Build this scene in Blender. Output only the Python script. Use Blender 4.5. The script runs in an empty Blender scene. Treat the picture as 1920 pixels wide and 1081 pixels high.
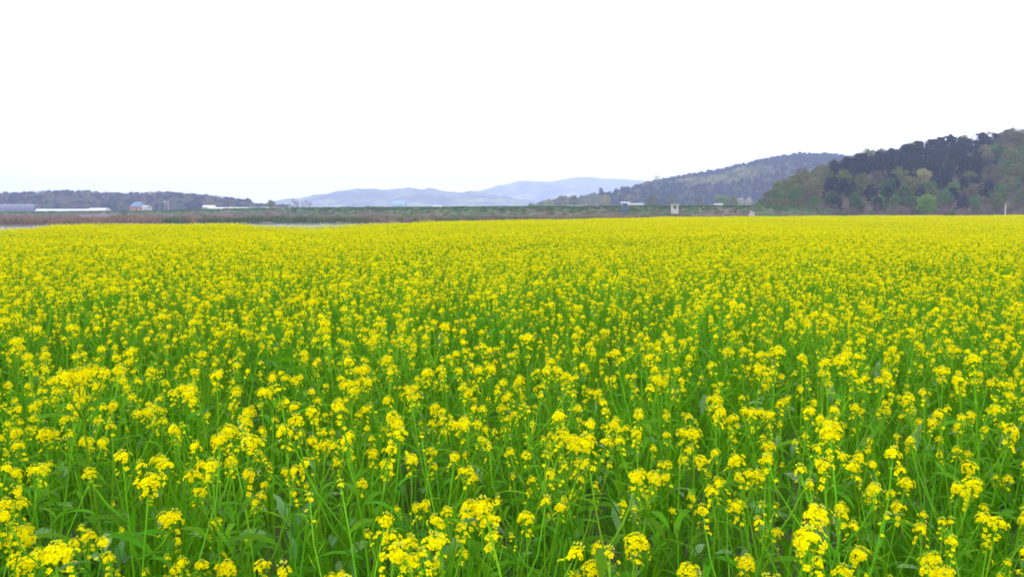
import bpy, math, random
import numpy as np
from mathutils import Vector, Matrix, Euler

R = math.radians
SC = bpy.context.scene
COL = SC.collection

# ------------------------------------------------------------------ camera
F = 1507.0                       # focal length in pixels of the 1920 px wide photograph
HZ = 395.0                       # row of the horizon
PITCH = math.atan((540.5 - HZ) / F)
EYE = 1.62
cam_d = bpy.data.cameras.new('camera'); cam = bpy.data.objects.new('camera', cam_d); COL.objects.link(cam)
cam_d.sensor_width = 36.0
cam_d.lens = 36.0 * F / 1920.0
cam_d.clip_start = 0.05; cam_d.clip_end = 20000
cam.location = (0, 0, EYE)
cam.rotation_euler = (math.pi / 2 - PITCH, 0, 0)
SC.camera = cam

# ------------------------------------------------------------------ sky, sun, exposure
SUN_EL, SUN_AZ = 52.0, 205.0      # behind the camera, a little to the left (azimuth from +Y, clockwise)
w = bpy.data.worlds.new('World'); SC.world = w; w.use_nodes = True
nt = w.node_tree; nt.nodes.clear()
o_ = nt.nodes.new('ShaderNodeOutputWorld'); bg = nt.nodes.new('ShaderNodeBackground')
sky = nt.nodes.new('ShaderNodeTexSky'); sky.sky_type = 'NISHITA'; sky.sun_disc = False
sky.sun_elevation = R(SUN_EL); sky.sun_rotation = R(SUN_AZ); sky.air_density = 1.0; sky.dust_density = 2.0
mx = nt.nodes.new('ShaderNodeMix'); mx.data_type = 'RGBA'; mx.inputs[0].default_value = 0.93   # closed white cloud cover
mx.inputs[7].default_value = (22.0, 22.0, 22.6, 1)
nt.links.new(sky.outputs[0], mx.inputs[6]); nt.links.new(mx.outputs[2], bg.inputs[0])
bg.inputs[1].default_value = 0.1
nt.links.new(bg.outputs[0], o_.inputs[0])
sun_d = bpy.data.lights.new('sun', 'SUN'); sun = bpy.data.objects.new('sun', sun_d); COL.objects.link(sun)
sun_d.energy = 1.5; sun_d.angle = R(12); sun_d.color = (1.0, 0.96, 0.9)
sdir = Vector((math.sin(R(SUN_AZ)) * math.cos(R(SUN_EL)), math.cos(R(SUN_AZ)) * math.cos(R(SUN_EL)), math.sin(R(SUN_EL))))
sun.rotation_euler = sdir.to_track_quat('Z', 'Y').to_euler(); sun.location = (0, -20, 40)
SC.view_settings.view_transform = 'Standard'; SC.view_settings.look = 'None'
SC.view_settings.gamma = 1.0; SC.view_settings.exposure = 0.2; SC.view_settings.use_curve_mapping = False
cy = SC.cycles
cy.max_bounces = 6; cy.diffuse_bounces = 3; cy.glossy_bounces = 2; cy.transmission_bounces = 4
cy.transparent_max_bounces = 4; cy.volume_bounces = 2
cy.use_adaptive_sampling = True; cy.adaptive_threshold = 0.025
cy.use_denoising = True; cy.pixel_filter_type = 'BLACKMAN_HARRIS'; cy.filter_width = 1.7
cy.sample_clamp_indirect = 6

# ------------------------------------------------------------------ helpers
rng = random.Random(7)
nrg = np.random.default_rng(11)
CP, SP = math.cos(PITCH), math.sin(PITCH)
FH = F / CP                       # pixels per radian-ish along the horizon row


def at(px, py, Y):
    """world point at distance Y that the photograph shows at (px, py)"""
    x, y = (px - 960) / F, -(py - 540.5) / F
    d = Vector((x, y * SP + CP, y * CP - SP))
    return Vector((0, 0, EYE)) + d * (Y / d.y)


def az(px, Y): return (px - 960) / FH * Y
def zpx(py, Y): return EYE + (HZ - py) / FH * Y
def ss(a, b, x): t = np.clip((x - a) / (b - a), 0, 1); return t * t * (3 - 2 * t)


_ph = nrg.uniform(0, 6.28, (4, 12)); _dr = nrg.uniform(0, 6.28, (4, 12)); _fr = nrg.uniform(0.6, 2.2, (4, 12))


def noise2(x, y, scale, k=0):
    """smooth noise about -1..1 made of a dozen waves"""
    s = 0
    for i in range(12):
        s = s + np.sin((x * math.cos(_dr[k, i]) + y * math.sin(_dr[k, i])) * _fr[k, i] * 2.2 / scale + _ph[k, i])
    return s / 4.0


def tag(o, label, cat, group=None, kind=None):
    o['label'] = label; o['category'] = cat
    if group: o['group'] = group
    if kind: o['kind'] = kind
    return o


class MB:
    """collects faces; build() links them as one mesh object"""
    def __init__(s): s.v = []; s.f = []; s.m = []
    def quad(s, pts, m=0):
        n = len(s.v); s.v += [tuple(p) for p in pts]; s.f.append(tuple(range(n, n + len(pts)))); s.m.append(m)
    def box(s, c, size, m=0, rz=0.0):
        cx, cy_, cz = c; hx, hy, hz = size[0] / 2, size[1] / 2, size[2] / 2; n = len(s.v)
        ca, sa = math.cos(rz), math.sin(rz)
        for dz in (-hz, hz):
            for dx, dy in ((-hx, -hy), (hx, -hy), (hx, hy), (-hx, hy)):
                s.v.append((cx + dx * ca - dy * sa, cy_ + dx * sa + dy * ca, cz + dz))
        for f in ((3, 2, 1, 0), (4, 5, 6, 7), (0, 1, 5, 4), (1, 2, 6, 5), (2, 3, 7, 6), (3, 0, 4, 7)):
            s.f.append(tuple(n + i for i in f)); s.m.append(m)
    def tube(s, pts, rad, sides=5, m=0):
        pts = [Vector(p) for p in pts]; base = len(s.v)
        for i, p in enumerate(pts):
            t = (pts[min(i + 1, len(pts) - 1)] - pts[max(i - 1, 0)]).normalized()
            a = t.orthogonal().normalized() if abs(t.z) < 0.95 else Vector((1, 0, 0)); a = (a - t * a.dot(t)).normalized(); b = t.cross(a)
            for k in range(sides):
                g = 2 * math.pi * k / sides
                s.v.append(tuple(p + (a * math.cos(g) + b * math.sin(g)) * rad[i]))
        for i in range(len(pts) - 1):
            for k in range(sides):
                k2 = (k + 1) % sides
                s.f.append((base + i * sides + k, base + i * sides + k2, base + (i + 1) * sides + k2, base + (i + 1) * sides + k)); s.m.append(m)
        s.f.append(tuple(base + (len(pts) - 1) * sides + k for k in range(sides))); s.m.append(m)
        s.f.append(tuple(base + k for k in reversed(range(sides)))); s.m.append(m)
    def octa(s, c, r, d=(0, 0, 1), stretch=1.5, m=0):
        c = Vector(c); d = Vector(d).normalized(); a = d.orthogonal().normalized(); b = d.cross(a); n = len(s.v)
        s.v += [tuple(p) for p in (c + d * r * stretch, c + a * r, c + b * r, c - a * r, c - b * r, c - d * r * stretch)]
        for i in range(4):
            j = 1 + i; k = 1 + (i + 1) % 4
            s.f.append((n, n + j, n + k)); s.f.append((n + 5, n + k, n + j)); s.m += [m, m]
    def add(s, o):
        n = len(s.v); s.v += o.v; s.f += [tuple(i + n for i in f) for f in o.f]; s.m += o.m
    def mesh(s, name, mats, smooth=False):
        me = bpy.data.meshes.new(name); me.from_pydata(s.v, [], s.f)
        for mt in mats: me.materials.append(mt)
        me.polygons.foreach_set('material_index', s.m)
        if smooth: me.polygons.foreach_set('use_smooth', [True] * len(s.f))
        me.update(); return me
    def build(s, name, mats, parent=None, smooth=False):
        return link(name, s.mesh(name, mats if isinstance(mats, (list, tuple)) else [mats], smooth), parent)


def link(name, data, parent=None):
    o = bpy.data.objects.new(name, data); COL.objects.link(o)
    if parent: o.parent = parent
    return o


def empty(name, loc, rz=0.0, sc=1.0):
    o = link(name, None); o.location = loc; o.rotation_euler = (0, 0, rz); o.scale = (sc, sc, sc)
    o.empty_display_size = 0.2
    return o


def scatter(name, pts, idx, rot, scl, protos, label, cat):
    """ONE uncountable object: prototypes set on points by geometry nodes"""
    me = bpy.data.meshes.new(name); me.from_pydata([tuple(p) for p in pts], [], [])
    for nm, ty, arr in (('idx', 'INT', idx), ('scl', 'FLOAT', scl)):
        me.attributes.new(nm, ty, 'POINT').data.foreach_set('value', np.asarray(arr))
    me.attributes.new('rot', 'FLOAT_VECTOR', 'POINT').data.foreach_set('vector', np.asarray(rot, dtype=np.float32).ravel())
    o = link(name, me)
    c = bpy.data.collections.new(name + '_sources')
    for i, p in enumerate(protos):
        c.objects.link(bpy.data.objects.new('%s_source_%02d' % (name, i), p))
    g = bpy.data.node_groups.new(name, 'GeometryNodeTree'); N = g.nodes; L = g.links
    g.interface.new_socket('Geometry', in_out='INPUT', socket_type='NodeSocketGeometry')
    g.interface.new_socket('Geometry', in_out='OUTPUT', socket_type='NodeSocketGeometry')
    gi = N.new('NodeGroupInput'); go = N.new('NodeGroupOutput')
    ip = N.new('GeometryNodeInstanceOnPoints'); ci = N.new('GeometryNodeCollectionInfo')
    ci.inputs['Collection'].default_value = c; ci.inputs['Separate Children'].default_value = True; ci.inputs['Reset Children'].default_value = True
    def na(nm, ty):
        n = N.new('GeometryNodeInputNamedAttribute'); n.data_type = ty; n.inputs['Name'].default_value = nm
        return n.outputs['Attribute']
    e2r = N.new('FunctionNodeEulerToRotation')
    L.new(gi.outputs[0], ip.inputs['Points']); L.new(ci.outputs[0], ip.inputs['Instance'])
    ip.inputs['Pick Instance'].default_value = True
    L.new(na('idx', 'INT'), ip.inputs['Instance Index'])
    L.new(na('rot', 'FLOAT_VECTOR'), e2r.inputs[0]); L.new(e2r.outputs[0], ip.inputs['Rotation'])
    L.new(na('scl', 'FLOAT'), ip.inputs['Scale'])
    L.new(ip.outputs[0], go.inputs[0])
    md = o.modifiers.new('scatter', 'NODES'); md.node_group = g
    return tag(o, label, cat, kind='stuff')


# ------------------------------------------------------------------ materials
def mat(name, col, rough=0.8, col2=None, nscale=5.0, rnd=0.0, trans=0.0, tcol=None, bump=0.0, bscale=40.0, coord='Object', spec=0.2, hue=0.0, col3=None, n3=1.0, detail=5.0):
    m = bpy.data.materials.new(name); m.use_nodes = True; t = m.node_tree; N = t.nodes; L = t.links; N.clear()
    out = N.new('ShaderNodeOutputMaterial'); p = N.new('ShaderNodeBsdfPrincipled')
    p.inputs['Roughness'].default_value = rough; p.inputs['Specular IOR Level'].default_value = spec
    p.inputs['Base Color'].default_value = (*col, 1)
    cur = None
    tc = N.new('ShaderNodeTexCoord')
    def nz(s, d=detail):
        n = N.new('ShaderNodeTexNoise'); n.inputs['Scale'].default_value = s; n.inputs['Detail'].default_value = d
        L.new(tc.outputs[coord], n.inputs['Vector']); return n.outputs[0]
    def mixc(fac, a, b, lo=0.35, hi=0.65):
        r = N.new('ShaderNodeMapRange'); r.inputs[1].default_value = lo; r.inputs[2].default_value = hi; L.new(fac, r.inputs[0])
        x = N.new('ShaderNodeMix'); x.data_type = 'RGBA'; L.new(r.outputs[0], x.inputs[0])
        if hasattr(a, 'links'): L.new(a, x.inputs[6])
        else: x.inputs[6].default_value = (*a, 1)
        if hasattr(b, 'links'): L.new(b, x.inputs[7])
        else: x.inputs[7].default_value = (*b, 1)
        return x.outputs[2]
    if col2 is not None: cur = mixc(nz(nscale), col, col2)
    if col3 is not None: cur = mixc(nz(n3), cur, col3, 0.48, 0.62)
    if rnd or hue:
        oi = N.new('ShaderNodeObjectInfo'); h = N.new('ShaderNodeHueSaturation')
        r = N.new('ShaderNodeMapRange'); r.inputs[3].default_value = 1 - rnd; r.inputs[4].default_value = 1 + rnd
        r2 = N.new('ShaderNodeMapRange'); r2.inputs[3].default_value = 0.5 - hue; r2.inputs[4].default_value = 0.5 + hue
        ml = N.new('ShaderNodeMath'); ml.operation = 'MULTIPLY'; ml.inputs[1].default_value = 17.31
        fr = N.new('ShaderNodeMath'); fr.operation = 'FRACT'
        L.new(oi.outputs['Random'], r.inputs[0]); L.new(oi.outputs['Random'], ml.inputs[0]); L.new(ml.outputs[0], fr.inputs[0]); L.new(fr.outputs[0], r2.inputs[0])
        L.new(r.outputs[0], h.inputs['Value']); L.new(r2.outputs[0], h.inputs['Hue'])
        if cur: L.new(cur, h.inputs['Color'])
        else: h.inputs['Color'].default_value = (*col, 1)
        cur = h.outputs[0]
    if cur: L.new(cur, p.inputs['Base Color'])
    if bump:
        b = N.new('ShaderNodeBump'); b.inputs['Strength'].default_value = bump; L.new(nz(bscale), b.inputs['Height']); L.new(b.outputs[0], p.inputs['Normal'])
    sh = p.outputs[0]
    if trans:
        tr = N.new('ShaderNodeBsdfTranslucent'); ms = N.new('ShaderNodeMixShader'); ms.inputs[0].default_value = trans
        if tcol: tr.inputs[0].default_value = (*tcol, 1)
        elif cur: L.new(cur, tr.inputs[0])
        else: tr.inputs[0].default_value = (*col, 1)
        L.new(sh, ms.inputs[1]); L.new(tr.outputs[0], ms.inputs[2]); sh = ms.outputs[0]
    L.new(sh, out.inputs[0])
    return m


M = {}
M['petal'] = mat('petal', (0.70, 0.62, 0.0005), 0.7, rnd=0.1, hue=0.006, trans=0.38, tcol=(0.82, 0.73, 0.0), spec=0.0)
M['bud'] = mat('bud', (0.42, 0.45, 0.02), 0.6, rnd=0.15, spec=0.1)
M['stem'] = mat('stem', (0.10, 0.27, 0.006), 0.65, rnd=0.25, hue=0.015, spec=0.08)
M['leaf'] = mat('leaf', (0.065, 0.20, 0.004), 0.65, rnd=0.35, hue=0.02, trans=0.4, tcol=(0.15, 0.42, 0.002), spec=0.06)
M['glaucous'] = mat('glaucous_leaf', (0.10, 0.22, 0.06), 0.5, rnd=0.3, hue=0.02, trans=0.3, tcol=(0.12, 0.34, 0.02), spec=0.35)
M['weed'] = mat('weed', (0.06, 0.19, 0.004), 0.65, rnd=0.4, hue=0.02, trans=0.4, tcol=(0.14, 0.39, 0.002), spec=0.05)
M['dry'] = mat('dry_leaf', (0.22, 0.15, 0.07), 0.8, rnd=0.3)
M['soil'] = mat('soil', (0.075, 0.06, 0.035), 0.95, (0.035, 0.05, 0.02), 3.0, bump=0.6, bscale=25)
M['floodplain'] = mat('floodplain_grass', (0.17, 0.125, 0.09), 0.95, (0.10, 0.13, 0.05), 0.06, bump=0.5, bscale=2, col3=(0.22, 0.16, 0.12), n3=0.02)
M['farmland'] = mat('farmland', (0.10, 0.12, 0.05), 0.95, (0.15, 0.13, 0.08), 0.02)
M['levee'] = mat('levee_grass', (0.035, 0.085, 0.025), 0.95, (0.065, 0.095, 0.045), 0.12, bump=0.6, bscale=1.5, col3=(0.10, 0.085, 0.07), n3=0.05)
M['litter'] = mat('leaf_litter', (0.11, 0.075, 0.055), 0.95, (0.05, 0.05, 0.03), 0.2, bump=0.5, bscale=1.2)
M['mount'] = mat('mountain_forest', (0.015, 0.025, 0.028), 0.95, (0.20, 0.21, 0.09), 0.012, bump=1.0, bscale=0.2, col3=(0.03, 0.045, 0.035), n3=0.009)
M['mountfar'] = mat('far_mountain_forest', (0.05, 0.06, 0.04), 0.95, (0.08, 0.09, 0.05), 0.02, bump=0.8, bscale=0.1)
M['bark'] = mat('bark', (0.11, 0.085, 0.07), 0.9, (0.06, 0.05, 0.04), 6, bump=0.5)
TREE = {
    'pine': mat('pine_needles', (0.009, 0.018, 0.022), 0.7, rnd=0.4, hue=0.015, trans=0.12, spec=0.2),
    'olive': mat('olive_spring_leaves', (0.10, 0.118, 0.025), 0.7, rnd=0.3, hue=0.02, trans=0.18),
    'tan': mat('tan_spring_leaves', (0.115, 0.108, 0.042), 0.75, rnd=0.3, hue=0.015, trans=0.18),
    'green': mat('mid_green_leaves', (0.055, 0.12, 0.02), 0.65, rnd=0.3, hue=0.02, trans=0.18),
    'bright': mat('bright_green_leaves', (0.10, 0.20, 0.012), 0.65, rnd=0.1, trans=0.2),
    'purple': mat('bare_twig_scrub', (0.12, 0.08, 0.08), 0.85, rnd=0.25, hue=0.01),
    'blossom': mat('white_blossom', (0.42, 0.40, 0.38), 0.8, rnd=0.1, trans=0.2),
    'pale': mat('pale_yellow_leaves', (0.24, 0.24, 0.08), 0.75, rnd=0.2, hue=0.015, trans=0.3),
}
M['reed'] = mat('dry_reed', (0.19, 0.13, 0.09), 0.9, rnd=0.3, hue=0.012)
M['reedgreen'] = mat('green_bank_grass', (0.07, 0.10, 0.035), 0.9, rnd=0.3, hue=0.02)
M['plastic'] = mat('greenhouse_film', (0.50, 0.53, 0.56), 0.4, trans=0.25, tcol=(0.5, 0.52, 0.56), spec=0.4)
M['film_blue'] = mat('bluish_greenhouse_film', (0.14, 0.16, 0.24), 0.5, trans=0.3, spec=0.3)
M['steel'] = mat('galvanised_steel', (0.42, 0.43, 0.45), 0.45, (0.34, 0.35, 0.37), 4)
M['concrete'] = mat('concrete', (0.46, 0.45, 0.44), 0.9, (0.36, 0.35, 0.34), 1.5, bump=0.2, bscale=12)
M['white'] = mat('white_paint', (0.50, 0.50, 0.52), 0.7, (0.42, 0.42, 0.44), 2)
M['roofblue'] = mat('blue_metal_roof', (0.09, 0.14, 0.24), 0.6, (0.11, 0.17, 0.27), 2)
M['roofcyan'] = mat('cyan_metal_roof', (0.10, 0.24, 0.30), 0.6, (0.14, 0.28, 0.34), 0.3)
M['roofgrey'] = mat('grey_roof', (0.22, 0.22, 0.25), 0.6, (0.28, 0.27, 0.28), 2)
M['brick'] = mat('orange_wall', (0.34, 0.17, 0.12), 0.9, (0.28, 0.14, 0.10), 5)
M['glass'] = mat('dark_glass', (0.03, 0.035, 0.045), 0.1, spec=0.6)
M['gateblue'] = mat('blue_grey_paint', (0.05, 0.09, 0.15), 0.5, (0.06, 0.10, 0.15), 3)
M['dark'] = mat('dark_paint', (0.03, 0.03, 0.035), 0.6)
M['wood'] = mat('dark_wood', (0.12, 0.08, 0.05), 0.8, (0.08, 0.055, 0.04), 5)

wm = bpy.data.materials.new('river_water'); wm.use_nodes = True
_N = wm.node_tree.nodes; _L = wm.node_tree.links; _p = _N['Principled BSDF']
_p.inputs['Base Color'].default_value = (0.12, 0.14, 0.15, 1); _p.inputs['Roughness'].default_value = 0.08; _p.inputs['IOR'].default_value = 1.333
_b = _N.new('ShaderNodeBump'); _b.inputs['Strength'].default_value = 0.12; _b.inputs['Distance'].default_value = 0.05
_n = _N.new('ShaderNodeTexNoise'); _n.inputs['Scale'].default_value = 2.2; _tc = _N.new('ShaderNodeTexCoord')
_L.new(_tc.outputs['Object'], _n.inputs['Vector']); _L.new(_n.outputs[0], _b.inputs['Height']); _L.new(_b.outputs[0], _p.inputs['Normal'])

# ------------------------------------------------------------------ ground, river, levee, hills
EDGE_PX = [-700, -100, 0, 50, 95, 160, 300, 440, 475, 560, 640, 700, 760, 900, 1050, 1200, 1500, 1920, 2500]
EDGE_D = [27, 27, 28, 31, 41, 44, 46, 44, 38, 35, 37, 42, 47, 57, 66, 80, 105, 118, 118]
def edge(px): return np.interp(px, EDGE_PX, EDGE_D)
def pxof(X, Y): return 960 + FH * X / np.maximum(Y, 1.0)
LEV_PX = [-500, -200, 0, 250, 480, 700, 960, 1200, 1420, 1500, 1620]
LEV_D = [455, 440, 425, 405, 360, 310, 280, 266, 264, 268, 285]
LEV_Y = [398, 398, 397.5, 396, 390.5, 389.3, 388.4, 387.4, 386.6, 388, 396]
SHORE = lambda px: np.interp(px, [-700, 0, 300, 500, 700, 1000, 1500], [165, 168, 182, 196, 196, 190, 180])


def ground_z(X, Y):
    px = pxof(X, Y)
    d = Y - edge(px) * (1 + 0.03 * noise2(X, Y, 9, 1))
    z = -2.4 * ss(0.8, 9, d)
    far = ss(-4, 6, Y - SHORE(px))
    z = z * (1 - far) + (-0.95 + 0.12 * noise2(X, Y, 14, 0)) * far
    lv = np.interp(px, LEV_PX, LEV_D)
    back = ss(-6, 10, Y - lv)
    return z * (1 - back) + 0.4 * back


def sheet(name, X, Y, Z, mats, midx=None, smooth=True):
    r, c = X.shape
    v = np.stack([X, Y, Z], -1).reshape(-1, 3)
    a = (np.arange(r - 1)[:, None] * c + np.arange(c - 1)[None, :])
    f = np.stack([a, a + 1, a + c + 1, a + c], -1).reshape(-1, 4)
    me = bpy.data.meshes.new(name); me.from_pydata(v.tolist(), [], f.tolist())
    for m_ in mats: me.materials.append(m_)
    if midx is not None: me.polygons.foreach_set('material_index', midx.reshape(-1).astype(np.int32))
    me.polygons.foreach_set('use_smooth', [smooth] * len(f)); me.update()
    return link(name, me)


gx = np.concatenate([[-4700, -3300, -2200, -1400, -900, -650], np.arange(-480, -170, 12), np.arange(-170, 171, 2.5), np.arange(180, 480, 15), [650, 900, 1400, 2200, 3300, 4700]])
gy = np.concatenate([[-140, -60, -20], np.arange(-4, 215, 2.5), np.arange(216, 480, 6), [520, 600, 750, 950, 1300, 1800, 2400, 3100, 4000, 5300]])
GX, GY = np.meshgrid(gx, gy)
GZ = ground_z(GX, GY)
cxm, cym = (GX[:-1, :-1] + GX[1:, 1:]) / 2, (GY[:-1, :-1] + GY[1:, 1:]) / 2
mi = np.where(cym < edge(pxof(cxm, cym)) + 6, 0, np.where(cym < 480, 1, 2))
g = sheet('ground', GX, GY, GZ, [M['soil'], M['floodplain'], M['farmland']], mi)
tag(g, 'flat soil of the field and grassy flood plain beyond the river', 'ground', kind='structure')
wx, wy = np.meshgrid(np.linspace(-460, 160, 40), np.linspace(26, 235, 20))
wt = sheet('water', wx, wy, np.full_like(wx, -1.25), [wm])
tag(wt, 'pale calm river reflecting white sky behind the flower field', 'river', kind='structure')

# levee: crest with slopes, lofted along the far bank
lp = np.linspace(-480, 1560, 520); lofs = np.array([-15, -12, -10, -8.5, -7, -5.5, -4, -3, -2.2, -1.5, 0, 1.5, 2.4, 5, 9, 13])
ld = np.interp(lp, LEV_PX, LEV_D); lz = zpx(np.interp(lp, LEV_PX, LEV_Y), ld)
LX = np.zeros((len(lofs), len(lp))); LY = LX.copy(); LZ = LX.copy()
for i, of in enumerate(lofs):
    Y = ld + of; LX[i] = az(lp, Y); LY[i] = Y
    prof = np.interp(of, [-15, -11, -2.4, 2.4, 13], [0.0, 0.12, 1, 1, 0])
    LZ[i] = -1.1 + (lz + 1.1) * prof + (0.10 * noise2(LX[i], LY[i], 1.6, 2) + 0.12 * noise2(LX[i], LY[i], 6, 3)) * (0.4 + 0.6 * (prof < .95))
lv = sheet('levee', LX, LY, LZ, [M['levee']])
tag(lv, 'long low green levee running across behind the field', 'levee', kind='structure')


def terrain(name, pxs, ridge_y, ridge_d, foot_d, back, label, material, drop, rows=26, rough=0.0, rscale=20, base=0.2, power=0.8, step=6):
    """a hill: ridge heights taken at their own distances, slopes before and behind; returns a height lookup"""
    P = np.arange(pxs[0], pxs[-1] + 1, step, dtype=float)
    ry = np.interp(P, pxs, ridge_y); rd = np.interp(P, pxs, ridge_d); fd = np.interp(P, pxs, foot_d)
    rz = np.maximum(zpx(ry, rd) - drop, base + 0.3)
    T = np.concatenate([np.linspace(0, 1, rows), 1 + np.linspace(0.06, 1, 10)])
    X = np.zeros((len(T), len(P))); Y = X.copy(); Z = X.copy()
    for i, t in enumerate(T):
        y = fd + (rd - fd) * t if t <= 1 else rd + back * (t - 1)
        s = (math.sin(t * math.pi / 2) ** (1 / power)) if t <= 1 else math.cos((t - 1) * math.pi / 2)
        X[i] = az(P, y); Y[i] = y; Z[i] = base - 0.6 + (rz - base + 0.6) * s
        if rough: Z[i] += rough * (noise2(X[i], y, rscale, 0) * 0.6 + noise2(X[i], y, rscale * 0.35, 1) * 0.4) * min(1, t * 3) * (1 if t <= 1 else s)
    o = sheet(name, X, Y, Z, [material])
    tag(o, label, 'hill', kind='structure')
    def h(px, t):
        j = (px - P[0]) / step; j0 = int(min(max(j, 0), len(P) - 2)); fj = min(max(j - j0, 0), 1)
        i = t * (rows - 1); i0 = int(min(max(i, 0), rows - 2)); fi = min(max(i - i0, 0), 1)
        g_ = lambda A: (A[i0, j0] * (1 - fj) + A[i0, j0 + 1] * fj) * (1 - fi) + (A[i0 + 1, j0] * (1 - fj) + A[i0 + 1, j0 + 1] * fj) * fi
        return Vector((g_(X), g_(Y), g_(Z)))
    return h


A_PX = [1412, 1425, 1450, 1500, 1545, 1600, 1660, 1700, 1750, 1800, 1850, 1900, 1960, 2100]
A_Y = [396, 376, 355, 328, 310, 296, 286, 276, 266, 264, 256, 248, 244, 238]
hillA = terrain('hill', A_PX, A_Y, [276, 284, 296, 320, 340, 355, 368, 374, 378, 380, 380, 380, 380, 380], [268] * 14, 90,
                'near wooded hill rising at the right edge, brown leaf litter between trees', M['litter'], 6.5, rough=0.8, rscale=14, step=5)
B_PX = [985, 1000, 1030, 1060, 1120, 1180, 1210, 1250, 1300, 1350, 1400, 1450, 1500, 1560, 1600, 1680]
B_Y = [389, 386, 377, 369, 365, 352, 344, 337, 328, 321, 308, 297, 291, 292, 298, 312]
hillB = terrain('hill', B_PX, B_Y, [int(1.4 * q) for q in (600, 610, 630, 650, 680, 720, 740, 770, 790, 800, 810, 820, 820, 820, 820, 820)], [790] * 16, 280,
                'blue-green wooded hill in the middle distance, left of the near hill', M['litter'], 7.0, rough=1.5, rscale=30, step=6)
C_PX = [-400, 0, 60, 130, 200, 235, 290, 340, 390, 440, 480, 540, 600, 700]
C_Y = [362, 363, 361, 357.5, 361, 364, 361, 361, 366, 373, 377, 379, 383, 388]
hillC = terrain('hill', C_PX, C_Y, [800] * 14, [700] * 14, 120, 'low wooded rise behind the levee at far left', M['litter'], 9.0, rough=0.4, step=10)
# far mountains, with canopy relief
terrain('mountain', [480, 545, 600, 650, 690, 720, 770, 810, 840, 880, 905, 960, 1040], [384, 374, 367, 357, 354.5, 357, 354, 356, 362, 360, 362, 372, 386],
        [2700] * 13, [2200] * 13, 400, 'pale blue low mountain range left of centre on the horizon', M['mount'], 0, rows=60, rough=4.6, rscale=46, step=2)
terrain('mountain', [820, 880, 905, 940, 970, 1010, 1050, 1120, 1200, 1260], [380, 362, 357, 348.5, 341, 340, 345, 352, 362, 380], [4000] * 10, [3500] * 10, 400,
        'paler blue mountain slope at the centre of the horizon', M['mount'], 0, rows=50, rough=4.5, rscale=56, step=2)
terrain('mountain', [940, 1000, 1040, 1060, 1100, 1130, 1170, 1205, 1260, 1340], [365, 346, 339.5, 336, 332, 336, 336.5, 339, 350, 370], [4800] * 10, [4300] * 10, 400,
        'faintest mountain peak, almost white with haze, right of centre', M['mountfar'], 0, rows=40, rough=4.5, rscale=100, step=3)


# ------------------------------------------------------------------ trees
def tree_meshes(seed, form, h=8.0, rad=3.3, leafm=None, n_cl=30, per=30, leaf=0.42, lo=0.28):
    r = random.Random(seed)
    tr, cr = MB(), MB()
    lean = Vector((r.uniform(-.05, .05), r.uniform(-.05, .05), 1))
    top = h * 0.8
    pts = [lean * (top * k / 4) + Vector((r.uniform(-.12, .12) * k / 2, r.uniform(-.12, .12) * k / 2, 0)) for k in range(5)]
    pts[0] = Vector((0, 0, -0.5))
    tr.tube(pts, [0.02 * h, 0.017 * h, 0.013 * h, 0.009 * h, 0.004 * h], 6)
    cen = []
    for i in range(n_cl):
        u = (i + 0.5) / n_cl
        z = lo + (1 - lo) * u
        if form == 'pine':
            w_ = 0.95 - 0.55 * (u ** 1.5); rr = rad * w_ * math.sqrt(r.uniform(0.1, 1))
        elif form == 'broad':
            w_ = math.sqrt(max(0.05, 1 - (2 * u - 0.85) ** 2 / 1.4)); rr = rad * w_ * math.sqrt(r.uniform(0.15, 1))
        else:
            w_ = math.sqrt(max(0.05, 1 - (2 * u - 1) ** 2)); rr = rad * w_ * math.sqrt(r.uniform(0.2, 1))
        a = i * 2.39996 + r.uniform(-.5, .5)
        cen.append(Vector((rr * math.cos(a), rr * math.sin(a), z * h * r.uniform(0.95, 1.03))) + Vector((lean.x, lean.y, 0)) * z * h)
    for c in cen[::2]:
        z0 = max(0.18 * h, c.z - r.uniform(.12, .25) * h); k = min(z0 / top, 0.98) * 4; b = pts[int(k)].lerp(pts[min(int(k) + 1, 4)], k - int(k))
        md = b.lerp(c, 0.55) + Vector((0, 0, r.uniform(-.1, .25)))
        tr.tube([b, md, c], [0.007 * h, 0.004 * h, 0.0015 * h], 4)
    for c in cen:
        cr_r = rad * r.uniform(0.24, 0.40); fl = 0.45 if form == 'pine' else 0.75
        for k in range(int(per * r.uniform(0.7, 1.3))):
            d = Vector((r.gauss(0, 1), r.gauss(0, 1), r.gauss(0, 1))).normalized() * (cr_r * r.uniform(0.45, 1.0) if r.random() < .85 else cr_r * r.uniform(1, 1.5))
            p = c + Vector((d.x, d.y, d.z * fl))
            nrm = (d * 0.7 + Vector((r.uniform(-1, 1), r.uniform(-1, 1), r.uniform(-.6, 1))) * cr_r).normalized()
            a = nrm.orthogonal().normalized(); a = Matrix.Rotation(r.uniform(0, 6.28), 3, nrm) @ a; b = nrm.cross(a)
            s = leaf * r.uniform(0.55, 1.15); e = s * r.uniform(.5, .8)
            cr.quad([p - a * s * .5, p + b * e * .5 - a * s * .05, p + a * s * .5 + nrm * s * .1, p - b * e * .5 + a * s * .05])
    return tr, cr


def tree_set(kind, n, form, seed, **k):
    out = []
    for i in range(n):
        tr, cr = tree_meshes(seed + i, form, **k)
        lm = TREE[kind]
        tm = tr.mesh('tree_trunk', [M['bark']]); cm = cr.mesh('tree_crown', [lm])
        both = MB(); both.add(tr); c2 = MB(); c2.add(cr); c2.m = [1] * len(c2.m); both.add(c2)
        out.append((tm, cm, both.mesh('tree', [M['bark'], lm])))
    return out


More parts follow.
